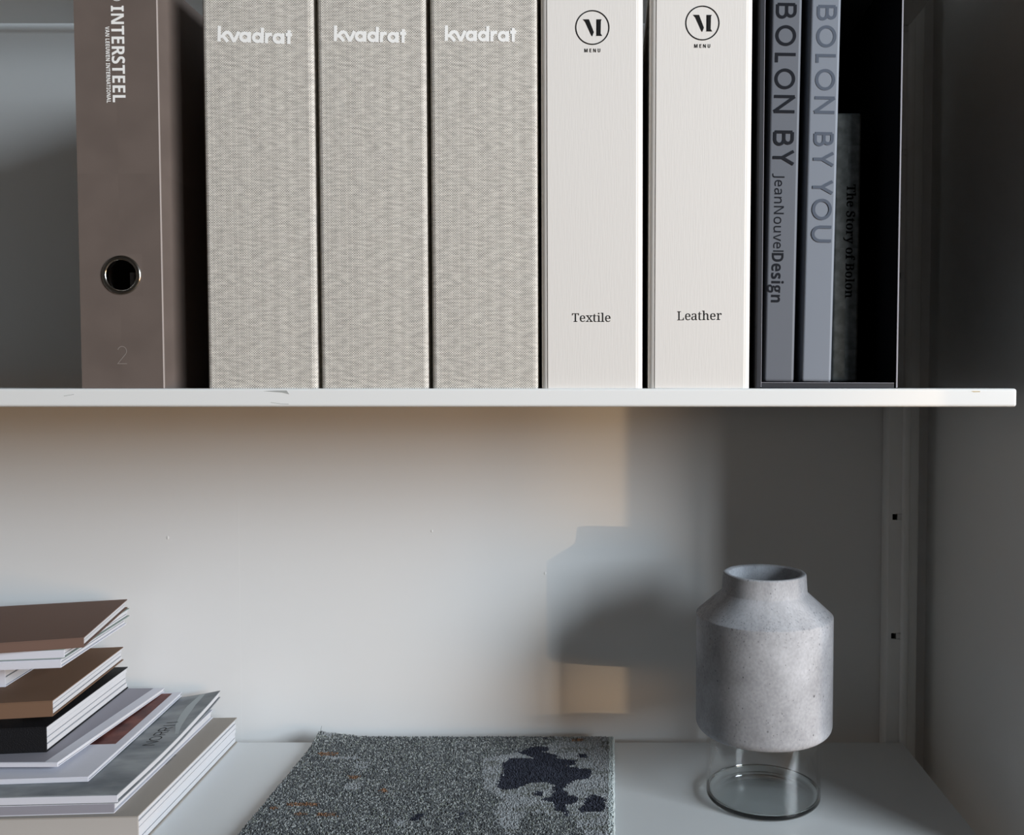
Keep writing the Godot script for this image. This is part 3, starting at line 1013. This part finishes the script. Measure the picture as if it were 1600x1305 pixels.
# ================= catalogues =================
# flat block whose faces rise by lift(x, z)
func slab(x0: float, x1: float, z0: float, z1: float, y0: float, y1: float, nx: int, nz: int, lift: Callable) -> ArrayMesh:
	var st := begin()
	var at := func(i: int, j: int, y: float) -> Vector3:
		var x := lerpf(x0, x1, float(i) / nx)
		var z := lerpf(z0, z1, float(j) / nz)
		return Vector3(x, y + lift.call(x, z), z)
	var face := func(a: Vector3, b: Vector3, c: Vector3, d: Vector3, towards: Vector3) -> void:
		var n := (c - a).cross(d - b).normalized()
		if n.dot(towards) < 0: n = -n
		var us := []
		for q in [a, b, c, d]:
			us.append(Vector2(q.x, q.z) if absf(towards.y) > 0.5 else (Vector2(q.x, -q.y) if absf(towards.z) > 0.5 else Vector2(q.z, -q.y)))
		quad(st, [a, b, c, d], [n, n, n, n], us)
	for i in nx:
		for j in nz:
			face.call(at.call(i, j, y1), at.call(i + 1, j, y1), at.call(i + 1, j + 1, y1), at.call(i, j + 1, y1), Vector3.UP)
			face.call(at.call(i, j, y0), at.call(i + 1, j, y0), at.call(i + 1, j + 1, y0), at.call(i, j + 1, y0), Vector3.DOWN)
	for i in nx:
		face.call(at.call(i, 0, y0), at.call(i + 1, 0, y0), at.call(i + 1, 0, y1), at.call(i, 0, y1), Vector3.FORWARD)
		face.call(at.call(i, nz, y0), at.call(i + 1, nz, y0), at.call(i + 1, nz, y1), at.call(i, nz, y1), Vector3.BACK)
	for j in nz:
		face.call(at.call(0, j, y0), at.call(0, j + 1, y0), at.call(0, j + 1, y1), at.call(0, j, y1), Vector3.LEFT)
		face.call(at.call(nx, j, y0), at.call(nx, j + 1, y0), at.call(nx, j + 1, y1), at.call(nx, j, y1), Vector3.RIGHT)
	return st.commit()


# lying book: its origin is the back right lower corner, spine towards the viewer
func lying(called: String, label: String, corner: Vector2, h0: float, h1: float, turn: float, w: float, d: float, top: Material, spine: Material, pages: Material, leaves: int, lift = null) -> Node3D:
	var o := thing(called, label, "book", Vector3(corner.x, SHELF_LOW + h0, corner.y), deg_to_rad(turn), "catalogues in the pile")
	if lift == null:
		lift = func(_x: float, _z: float) -> float: return 0.0
	var t := h1 - h0
	var k := minf(0.0009, t * 0.16)
	var bent := 16 if lift.call(0.0, 0.0) != 0.0 else 1
	put("cover", slab(-w, 0, 0, d, t - k, t, bent, bent, lift), top, o)
	put("cover", slab(-w, 0, 0, d, 0, k, bent, bent, lift), top, o)
	put("spine", slab(-w, 0, d - 0.0012, d + 0.0004, k, t - k, 4, 1, lift), spine, o)
	var each := (t - 2 * k) / leaves
	for n in leaves:
		var inset := 0.0004 + 0.0016 * absf(sin(n * 2.3 + w * 40))
		put("page_block", slab(-w + 0.002, -inset, 0.0012, d - 0.0014, k + each * n + minf(0.0004, each * 0.12), k + each * (n + 1) - minf(0.0004, each * 0.12), bent, bent, lift), pages, o)
	return o


func stack() -> void:
	# bottom: thick beige catalogue
	var b := lying("catalogue", "thick beige catalogue at the bottom of the pile", Vector2(-0.4055, 0.0275), 0.0, 0.0275, 2.5, 0.29, 0.2195, M.cover_beige, M.spine_beige, M.paper, 5)
	var ticks := []
	var q := RandomNumberGenerator.new()
	q.seed = 4
	for k in 15:
		if k in [9, 14]: continue
		var x := k * 0.0016
		ticks.append([Vector2(x, 0), Vector2(x + 0.0004, q.randf_range(0.0014, 0.0026))])
		ticks.append([Vector2(x, q.randf_range(0.0, 0.0018)), Vector2(x + 0.0011, q.randf_range(0.0, 0.0018))])
	put("small_print", ribbons(ticks, 0.00035, func(p: Vector2) -> Vector3: return Vector3(-0.0215 - p.y, 0.0276, 0.118 - p.x)), M.ink_soft, b.get_node("cover"))
	# white catalogue
	lying("catalogue", "slim white catalogue under the slate-grey one", Vector2(-0.431, 0.029), 0.0276, 0.0366, 3.4, 0.27, 0.2135, M.cover_white, M.cover_lilac, M.paper, 2)
	# slate catalogue, back right corner curling up
	var curl := func(x: float, z: float) -> float:
		return 0.010 * pow(clampf(1.0 - z / 0.16, 0.0, 1.0), 1.6) * pow(clampf(1.0 + x / 0.09, 0.0, 1.0), 1.8)
	var n := lying("catalogue", "slate-grey catalogue lettered NORR11 with a curling corner", Vector2(-0.4265, 0.02), 0.0367, 0.0445, 3.0, 0.26, 0.2235, M.cover_slate, M.cover_white, M.paper, 2, curl)
	var over := func(p: Vector2) -> Vector3: return Vector3(-0.0145 - p.y, 0.0079 + curl.call(-0.0145 - p.y, 0.1235 - p.x), 0.1235 - p.x)
	put("lettering", penned([["N", 0.0, 0.0088], ["O", 0.0105, 0.0205], ["R", 0.0225, 0.0305], ["R", 0.0325, 0.0405], ["1", 0.042, 0.048], ["1", 0.049, 0.055]], 0.0115, 0.001, over), M.print_black, n.get_node("cover"))
	# pale stripe printed on its cover
	var vein := stripe([Vector2(-0.018, 0.001), Vector2(-0.0185, 0.03), Vector2(-0.0155, 0.055), Vector2(-0.0105, 0.08), Vector2(-0.004, 0.1)], 0.0105, 0.0079, curl)
	put("cover_print", vein, M.vein, n.get_node("cover"))
	# white folder with a red-brown picture
	var rise := func(_x: float, z: float) -> float: return 0.004 * pow(clampf(1.0 - z / 0.2, 0.0, 1.0), 1.2)
	var w := lying("catalogue", "white catalogue with a red-brown cover picture", Vector2(-0.468, 0.021), 0.0448, 0.0492, 4.4, 0.25, 0.2, M.cover_white, M.cover_white, M.paper, 1, rise)
	put("cover_picture", slab(-0.2, -0.0085, 0.004, 0.132, 0.00442, 0.00452, 10, 10, rise), M.plate_red, w.get_node("cover"))
	# lilac brochure
	var l := lying("brochure", "lilac-grey brochure with a white border", Vector2(-0.4865, 0.0215), 0.0538, 0.0578, 0.6, 0.24, 0.19, M.cover_white, M.cover_white, M.paper, 1)
	put("cover_picture", slab(-0.24, -0.0115, 0.001, 0.189, 0.00402, 0.00412, 1, 1, func(_x: float, _z: float) -> float: return 0.0), M.cover_lilac, l.get_node("cover"))
	# black book
	lying("book", "thick black-covered book in the middle of the pile", Vector2(-0.526, 0.0215), 0.0581, 0.0812, 6.3, 0.23, 0.17, M.cover_black, M.cover_black, M.paper, 4)
	lying("brochure", "slim white brochure between the black and the brown book", Vector2(-0.56, 0.03), 0.0814, 0.0898, 6.0, 0.18, 0.14, M.cover_white, M.cover_white, M.paper, 2)
	# brown book
	lying("book", "brown-covered book above the black one", Vector2(-0.528, 0.026), 0.09, 0.1045, 9.0, 0.22, 0.165, M.cover_brown, M.cover_brown, M.paper, 3)
	# smaller book that carries the top ones
	lying("book", "small plain white book near the top of the pile", Vector2(-0.585, 0.035), 0.1047, 0.129, 8.0, 0.15, 0.12, M.cover_white, M.cover_white, M.paper, 3)
	lying("brochure", "white brochure with a pale grey cover near the top of the pile", Vector2(-0.5245, 0.0245), 0.1292, 0.137, 8.0, 0.21, 0.15, M.cover_white, M.cover_white, M.paper, 2)
	lying("brochure", "brochure with a grey-green cover directly below the topmost brown one", Vector2(-0.5225, 0.0225), 0.1372, 0.146, 8.0, 0.21, 0.15, M.cover_green, M.cover_white, M.paper, 3)
	lying("brochure", "brown-covered brochure on top of the pile", Vector2(-0.5245, 0.0225), 0.1462, 0.1556, 15.0, 0.2, 0.15, M.cover_rust, M.cover_rust, M.paper, 2)


# printed band on a curved cover
func stripe(points: Array, width: float, y: float, lift: Callable) -> ArrayMesh:
	var st := begin()
	var pts := []
	for k in points.size() - 1:
		for s in 6: pts.append(points[k].lerp(points[k + 1], s / 6.0))
	pts.append(points[-1])
	for k in pts.size() - 1:
		var ps := []
		for c in [[k, -1], [k, 1], [k + 1, 1], [k + 1, -1]]:
			var p: Vector2 = pts[c[0]]
			var wide: float = width * (0.35 + 0.5 * sin(PI * clampf(float(c[0]) / pts.size() + 0.12, 0.0, 1.0)))
			var x: float = minf(p.x + c[1] * wide / 2, -0.0005)
			ps.append(Vector3(x, y + lift.call(x, p.y) , p.y))
		quad(st, ps, [Vector3.UP, Vector3.UP, Vector3.UP, Vector3.UP], [Vector2.ZERO, Vector2.RIGHT, Vector2.ONE, Vector2.DOWN])
	return st.commit()
